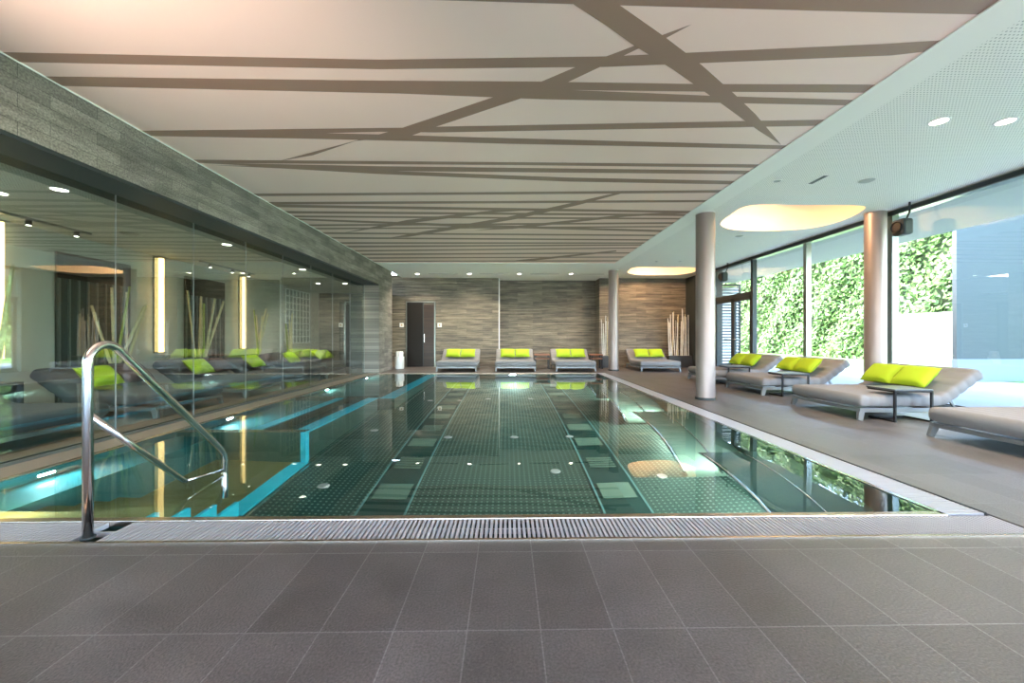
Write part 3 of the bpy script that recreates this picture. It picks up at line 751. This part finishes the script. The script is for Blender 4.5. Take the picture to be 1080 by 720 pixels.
for y_, h_, lab, n_ in ((5.2, 2.3, 'tall pale bamboo poles behind the glass, nearest the camera', 6), (6.95, 2.1, 'splayed pale bamboo poles behind the glass beside the second light', 6),
                    (8.85, 2.15, 'pale bamboo poles behind the glass between the second and third light', 6), (10.9, 2.0, 'slim pale bamboo poles behind the glass just beyond the third light', 5), (12.5, 1.9, 'small bamboo poles before the white lattice window', 5)):
    pl = []
    for k in range(n_):
        x0, y0 = rnd.uniform(-.08, .08), rnd.uniform(-.12, .12)
        pl.append((x0, y0, max(-.14, x0 + rnd.uniform(-.25, .3)), y0 + rnd.uniform(-.36, .36), h_ - rnd.uniform(0, .5), rnd.uniform(.02, .03)))
    bamboo((-6.63, y_, 0), lab, pl, M['bamboo'], (.17, .3, .5), M['bamboo_green'])
for x_, lab, n_ in ((6.2, 'dense whitish bamboo poles in the corner by the glass door', 22), (3.72 - .1, 'thin bamboo poles just behind the far column', 9)):
    pl = []
    sp_ = .36 if n_ > 10 else .18
    for k in range(n_):
        x0, y0 = -sp_ + 2 * sp_ * k / (n_ - 1), rnd.uniform(-.12, .12)
        pl.append((x0, y0, x0 + rnd.uniform(-.08, .08), y0 + rnd.uniform(-.06, .06), 2.15 - rnd.uniform(0, .6), rnd.uniform(.011, .022)))
    bamboo((x_, 14.5, 0), lab, pl, M['bamboo_white'], (sp_ + .06, .22, .42), M['bamboo'])

# ------------------------------------------------------------------ rest area: lights, lattice, doors
for y_, lab in ((1.5, 'tall warm wall light behind the glass beside the camera'), (5.52, 'tall warm wall light behind the glass at the left picture edge'), (8.05, 'tall warm wall light behind the glass, middle one'), (10.55, 'tall warm wall light behind the glass, third from the camera')):
    o = empty('wall_light', (-6.9, y_, .78)); tag(o, lab, 'wall light', 'tall warm wall lights')
    MB().box(0, .03, -.08, .08, 0, 1.88).build('back_plate', M['alu'], o)
    MB().lathe([(0, 0.02), (.045, .02), (.045, 1.86), (0, 1.86)], (.09, 0, 0), 20).build('light_tube', M['tube'], o, smooth='edge')
    MB().box(.02, .15, -.07, .07, 0, .02).box(.02, .15, -.07, .07, 1.86, 1.885).build('bracket', M['alu'], o)
w_ = empty('window_21', (-6.9, 13.4, 0)); struct(w_)
m = MB()
for k in range(8): m.box(0, .03, -.75 + k * 1.5 / 7 - .012, -.75 + k * 1.5 / 7 + .012, .9, 2.6)
for k in range(9): m.box(.005, .032, -.76, .76, .9 + k * 1.7 / 8 - .012, .9 + k * 1.7 / 8 + .012)
m.build('window_frame', M['white'], w_)
MB().box(.0, .004, -.75, .75, .9, 2.6).build('pane', plain('frosted_pane', (.30, .33, .33), .3), w_)
o = empty('door_3', (-5.55, YF - .01, 0)); struct(o)
MB().box(-.6, -.52, -.04, 0, 0, 2.4).box(.4, .48, -.04, 0, 0, 2.4).box(-.52, .4, -.04, 0, 2.32, 2.4).build('door_frame', M['dark_metal'], o)
dl = MB().box(-.52, .4, -.02, 0, 0, 2.32).build('door_leaf', plain('grey_door_glass', (.12, .13, .13), .15), o)
MB().tube([(-.4, -.06, .5), (-.4, -.06, 1.95)], .018, 10).build('door_handle', M['steel'], dl, smooth=True)
# dark shelving recesses between the wall lights
for y_, lab in ((6.85, 'dark screen panel with vertical slats on the wall behind the nearer bamboo'), (9.3, 'dark screen panel with vertical slats on the wall between the far lights')):
    o = empty('slatted_screen', (-6.885, y_, 0)); tag(o, lab, 'wall panel', 'dark slatted wall panels')
    MB().box(0, .02, -.6, .6, 0, 2.4).build('back_board', plain('dark_green_board', (.03, .045, .04), .4), o)
    m = MB()
    for k in range(9): m.box(.02, .045, -.58 + k * .1425, -.555 + k * .1425, .02, 2.0)
    m.build('slats', M['alu'], o)
    MB().box(.02, .035, -.6, .6, 2.0, 2.4).build('header', M['dark_plank'], o)

# ------------------------------------------------------------------ ceiling fittings
def downlight(x, y, z, lab, r=.085, e=12, lit=True, grp='round downlights in the ceiling'):
    o = empty('downlight', (x, y, z)); tag(o, lab, 'ceiling light', grp)
    MB().lathe([(r * .8, .0), (r * .8, -.006), (r, -.006), (r * 1.06, 0)], (0, 0, 0), 28).build('trim_ring', M['white'], o, smooth='edge')
    MB().lathe([(0, -.003), (r * .8, -.003)], (0, 0, 0), 28).build('lens', M['led'] if lit else M['table_top'], o)
    e *= 3.2
    if lit and e:
        spot('downlight_beam', (x, y, z - .03), (0, 0, 0), e, (1, .86, .68), 2.3, 1., .06)
downlight(4.35, yc(4.35, 4.06), H, 'lit round downlight over the front loungers, the one toward the pool', e=25)
downlight(5.02, yc(5.02, 4.06), H, 'lit round downlight over the front loungers, the one toward the window', e=25)
downlight(4.35, -1.9, H, 'added lit downlight behind the camera toward the pool', e=40); downlight(5.02, -1.9, H, 'added lit downlight behind the camera toward the window', e=40)  # unseen pair added as warm fill for the near hall
for x_, y_, lab in ((4.3, 11.55, 'small dark ceiling spot before the far light recess'), (4.97, 11.5, 'small dark ceiling spot before the far recess, nearer the window'), (3.76, 5.55, 'small dark ceiling spot close to the printed ceiling')):
    downlight(x_, y_, H, lab, r=.06, lit=False, grp='small dark ceiling spots')
for x_, y_, r_, lab in ((5.0, 5.52, .09, 'oval-looking white ceiling speaker over the row of loungers'), (5.0, 8.6, .08, 'white ceiling speaker behind the large light recess')):
    o = empty('ceiling_speaker', (x_, y_, H)); tag(o, lab, 'speaker', 'round ceiling speakers')
    MB().lathe([(0, -.015), (r_ * .7, -.015), (r_, -.004), (r_ * 1.05, 0)], (0, 0, 0), 28).build('grille', plain('speaker_grille', (.42, .46, .42), .5), o, smooth=True)
    MB().lathe([(r_ * 1.02, -.002), (r_ * 1.15, -.006), (r_ * 1.18, 0)], (0, 0, 0), 28).build('trim_ring', M['white'], o, smooth=True)
o = empty('ceiling_slot_vent', (4.29, 5.5, H)); tag(o, 'short narrow slot vent between a dark spot and a ceiling speaker', 'vent', 'slot vents in the ceiling')
MB().box(-.035, .035, -.14, .14, -.004, .0).build('slot', M['dark_metal'], o); MB().box(-.05, -.035, -.15, .15, -.006, 0).box(.035, .05, -.15, .15, -.006, 0).build('frame', M['white'], o)
for k, x_ in enumerate((-3.1, -1.3, .42, 2.2)):
    downlight(x_, yc(x_, 13.9), H, 'lit downlight over the end wall, %s from the glass partition' % ('first', 'second', 'third', 'fourth')[k], r=.08, e=30)
for k, x_ in enumerate((-2.2, -.45, 1.3, 2.85)):
    o = empty('ceiling_slot_vent', (x_, 13.9, H)); tag(o, 'long slot vent over the end wall, %s from the glass partition' % ('first', 'second', 'third', 'fourth')[k], 'vent', 'slot vents in the ceiling')
    MB().box(-.5, .5, -.035, .035, -.005, 0).build('slot', plain('vent_black', (.03, .03, .03), .5), o); MB().box(-.51, .51, -.055, -.035, -.008, 0).box(-.51, .51, .035, .055, -.008, 0).build('frame', M['white'], o)
for k, y_ in enumerate((1.85, 4.43, 7.03, 9.6, 12.1)):
    downlight(-4.83, y_, 2.69, 'lit downlight behind the glass close to the partition, %s from the camera' % ('first', 'second', 'third', 'fourth', 'fifth')[k], e=15, grp='downlights behind the glass')
downlight(-5.62, 4.55, 2.69, 'lit downlight behind the glass at the left picture edge', e=15, grp='downlights behind the glass')
downlight(-5.62, 12.1, 2.69, 'lit downlight behind the glass above the far door', e=14, grp='downlights behind the glass')
for k, y_ in enumerate((6.3, 8.9)):
    o = empty('ceiling_speaker', (-5.8, y_, 2.69)); tag(o, 'grey round ceiling speaker behind the glass, %s one' % ('nearer', 'farther')[k], 'speaker', 'round ceiling speakers')
    MB().lathe([(0, -.02), (.09, -.02), (.12, -.004), (.125, 0)], (0, 0, 0), 28).build('grille', plain('grey_grille', (.3, .31, .28), .5), o, smooth=True)
# track lights in the rest area
for k, y_ in enumerate((5.4, 9.4)):
    o = empty('track_light', (-6.4, y_, 2.69)); tag(o, 'thin ceiling track with small spots behind the glass, %s one' % ('nearer', 'farther')[k], 'ceiling light', 'ceiling tracks behind the glass')
    MB().box(-.02, .02, -.9, .9, -.03, 0).build('track', M['alu'], o)
    for q in (-.6, .1, .7):
        s2 = MB().lathe([(0, -.1), (.035, -.1), (.03, -.03), (0, -.03)], (0, q, 0), 16).build('spot_head', M['black'], o, smooth='edge')
        MB().lathe([(0, -.101), (.026, -.101)], (0, q, 0), 16).build('lens', M['led'], s2)
# wall speakers on the window front
for x_, y_, lab in ((6.36, 6.38, 'dark speaker on a bracket beside the window column under the ceiling'), (6.36, 11.75, 'dark speaker on a bracket above the glass door')):
    o = empty('wall_speaker', (x_, y_, 2.86)); tag(o, lab, 'speaker', 'bracket mounted speakers')
    m = MB(); m.box(-.09, .09, -.11, .11, -.13, .13); m.build('cabinet', M['dark_metal'], o, bevel=.04)
    MB().lathe([(0, 0), (.07, .0), (.085, -.012)], (0, 0, 0), 24).build('cone', M['black'], o, loc=(-.1, 0, 0)).rotation_euler = (0, PI / 2, 0)
    MB().tube([(.05, 0, .1), (.12, 0, .25), (.12, 0, .41)], .014, 8).build('bracket', M['black'], o)

# ------------------------------------------------------------------ outside
struct(MB().box(XW + .06, 12.4, -20, 60, -.3, -.02).build('terrace', M['concrete']))
struct(MB().box(12.4, 60, -20, 80, -.35, -.03).build('lawn', M['lawn']))
def leafy(name, mat, inner_fn, n_, size, sampler, label, cat, group=None, kind=None):
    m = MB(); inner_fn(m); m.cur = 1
    for _ in range(n_):
        p, nrm = sampler()
        t = Vector((rnd.uniform(-1, 1), rnd.uniform(-1, 1), rnd.uniform(-1, 1))); q = (nrm + t * .8).normalized()
        a = q.cross(Vector((rnd.uniform(-1, 1), rnd.uniform(-1, 1), rnd.uniform(-1, 1)))).normalized(); b2 = q.cross(a)
        s_ = size * rnd.uniform(.6, 1.3)
        p = Vector(p)
        m.add([p - a * s_, p - b2 * s_ * .5, p + a * s_, p + b2 * s_ * .5], [(0, 1, 2, 3)])
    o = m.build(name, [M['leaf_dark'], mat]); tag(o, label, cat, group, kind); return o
HX = 18.0
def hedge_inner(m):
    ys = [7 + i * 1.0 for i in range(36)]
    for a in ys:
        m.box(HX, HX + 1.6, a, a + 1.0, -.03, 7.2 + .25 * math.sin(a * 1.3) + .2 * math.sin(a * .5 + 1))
def hedge_pt():
    y = rnd.uniform(7, 43); top = 7.45 + .25 * math.sin(y * 1.3) + .2 * math.sin(y * .5 + 1)
    if rnd.random() < .85:
        z = rnd.uniform(.0, top); return (HX - rnd.uniform(0, .35) - .12 * math.sin(y * 2.1 + z * 1.7), y, z), Vector((-1, 0, .5))
    return (HX + rnd.uniform(0, 1.6), y, top + rnd.uniform(-.1, .35)), Vector((-.3, 0, 1))
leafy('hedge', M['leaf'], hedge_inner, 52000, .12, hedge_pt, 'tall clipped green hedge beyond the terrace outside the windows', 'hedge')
for k, (tx, ty, tz, rr, lab) in enumerate(((22, 18.5, 7.0, 1.9, 'pale green tree crown over the hedge at the pane beside the window column'), (22, 30, 6.9, 1.9, 'pale green tree crown over the middle of the hedge'))):
    o = empty('garden_tree', (tx, ty, 0)); tag(o, lab, 'tree', 'trees beyond the hedge')
    MB().tube([(0, 0, 0), (.1, 0, 3), (0, .1, 5)], [.2, .15, .1], 10).build('trunk', M['bark'], o)
    m = MB()
    for _ in range(2600):
        v = Vector((rnd.gauss(0, 1), rnd.gauss(0, 1), rnd.gauss(0, 1))).normalized() * rr * rnd.uniform(.55, 1.) ; v.z = v.z * .8 + tz
        q = Vector((rnd.uniform(-1, 1), rnd.uniform(-1, 1), rnd.uniform(0, 1))).normalized(); a = q.cross(Vector((rnd.uniform(-1, 1), .3, .2))).normalized(); b2 = q.cross(a); s_ = .17
        m.add([v - a * s_, v - b2 * s_ * .5, v + a * s_, v + b2 * s_ * .5], [(0, 1, 2, 3)])
    m.build('foliage', M['leaf_pale'], o)
o = MB().box(16.9, 17.2, 13.5, 17.2, -.03, 2.05).build('garden_wall', M['render_white']); tag(o, 'bright white rendered garden wall in front of the hedge', 'garden wall')
o = empty('annex_wall', (11.25, 9.9, -.02)); tag(o, 'blue-grey screen wall standing outside behind the near window pane', 'wall')
MB().box(0, 5.2, 0, .10, .56, 4.7).build('facade', M['facade'], o); MB().box(0, 5.2, -.02, .12, 0, .56).build('plinth', M['plinth'], o)
o = empty('louvred_pavilion', (8.0, 15.6, 0)); tag(o, 'white louvred garden pavilion seen through the glass door', 'building')
m = MB(); 
for k in range(26): m.bar((0, 0, .1 + k * .115), (1.05, 0, .1 + k * .115), .02, .08, up=(0, .6, .8))
m.build('louvres', M['render_white'], o)
MB().box(-.05, .0, -.05, .05, 0, 3.1).box(1.05, 1.1, -.05, .05, 0, 3.1).box(-.05, 1.1, -.05, .05, 3.08, 3.14).build('frame', M['dark_metal'], o)
MB().box(-.05, 1.1, .1, 1.6, 0, 3.05).build('body', M['facade'], o)

# ------------------------------------------------------------------ daylight
W = bpy.data.worlds.new('sky'); S.world = W; W.use_nodes = True; nt = W.node_tree
bg = nt.nodes['Background']; sk = nt.nodes.new('ShaderNodeTexSky'); sk.sky_type = 'NISHITA'; sk.sun_disc = False
sk.sun_elevation = math.radians(50); sk.sun_rotation = math.radians(-60); sk.air_density = 1.; sk.dust_density = 2.2; sk.ozone_density = .8
nt.links.new(sk.outputs[0], bg.inputs[0]); bg.inputs[1].default_value = 1.35
sun = bpy.data.lights.new('sun', 'SUN'); sun.energy = 2.4; sun.angle = .01; sun.color = (1, .95, .88)
so = bpy.data.objects.new('sun', sun); COL.objects.link(so)
so.rotation_euler = Vector((.35, -.55, -.76)).to_track_quat('-Z', 'Y').to_euler()
# two unseen floor uplighters, added to warm and brighten the printed ceiling
for x_, y_, lab in ((-2.9, .2, 'added unseen floor uplighter beside the camera near the partition'), (2.2, -2.6, 'added unseen floor uplighter behind the camera in the open floor')):
    o = empty('added_floor_lamp', (x_, y_, 0)); tag(o, lab, 'floor lamp', 'added floor uplighters')
    MB().lathe([(0, 0), (.16, 0), (.16, .02), (.02, .03), (.0, .03)], (0, 0, 0), 24).build('base', M['alu'], o, smooth='edge')
    MB().tube([(0, 0, .02), (0, 0, 1.6)], .014, 10).build('pole', M['alu'], o, smooth=True)
    MB().lathe([(.03, 1.58), (.17, 1.78), (.165, 1.78), (.03, 1.6)], (0, 0, 0), 28).build('lamp_shade', M['alu'], o, smooth='edge')
    MB().lathe([(0, 1.66), (.05, 1.65), (.05, 1.62), (0, 1.62)], (0, 0, 0), 16).build('bulb', M['led'], o, smooth=True)
    spot('fill_uplight', (x_, y_, 1.72), (PI, 0, 0), 150, (1, .80, .68), 2.2, 1., .06)
    spot('fill_uplight', (x_, y_, 1.72), (PI - math.radians(66), 0, .12 if x_ > 0 else -.25), 520 if x_ > 0 else 260, (1, .82, .70), 1.15, 1., .08)
# ------------------------------------------------------------------ camera
cam = bpy.data.cameras.new('camera'); co = bpy.data.objects.new('camera', cam); COL.objects.link(co)
co.location = (0, 0, 1.1); co.rotation_euler = (PI / 2, 0, -TH)
cam.sensor_width = 36; cam.lens = 425 / 1080 * 36; cam.shift_x = -.002; cam.shift_y = -5 / 1080; cam.clip_start = .05; cam.clip_end = 500
S.camera = co
S.view_settings.view_transform = 'Standard'; S.view_settings.look = 'None'; S.view_settings.gamma = 1; S.view_settings.use_curve_mapping = False
S.view_settings.exposure = 1.88
S.cycles.use_denoising = True; S.cycles.max_bounces = 10; S.cycles.transparent_max_bounces = 24
S.cycles.transmission_bounces = 8; S.cycles.glossy_bounces = 6; S.cycles.diffuse_bounces = 5
S.cycles.sample_clamp_indirect = 6; S.cycles.caustics_reflective = True; S.cycles.caustics_refractive = True; S.cycles.blur_glossy = .5
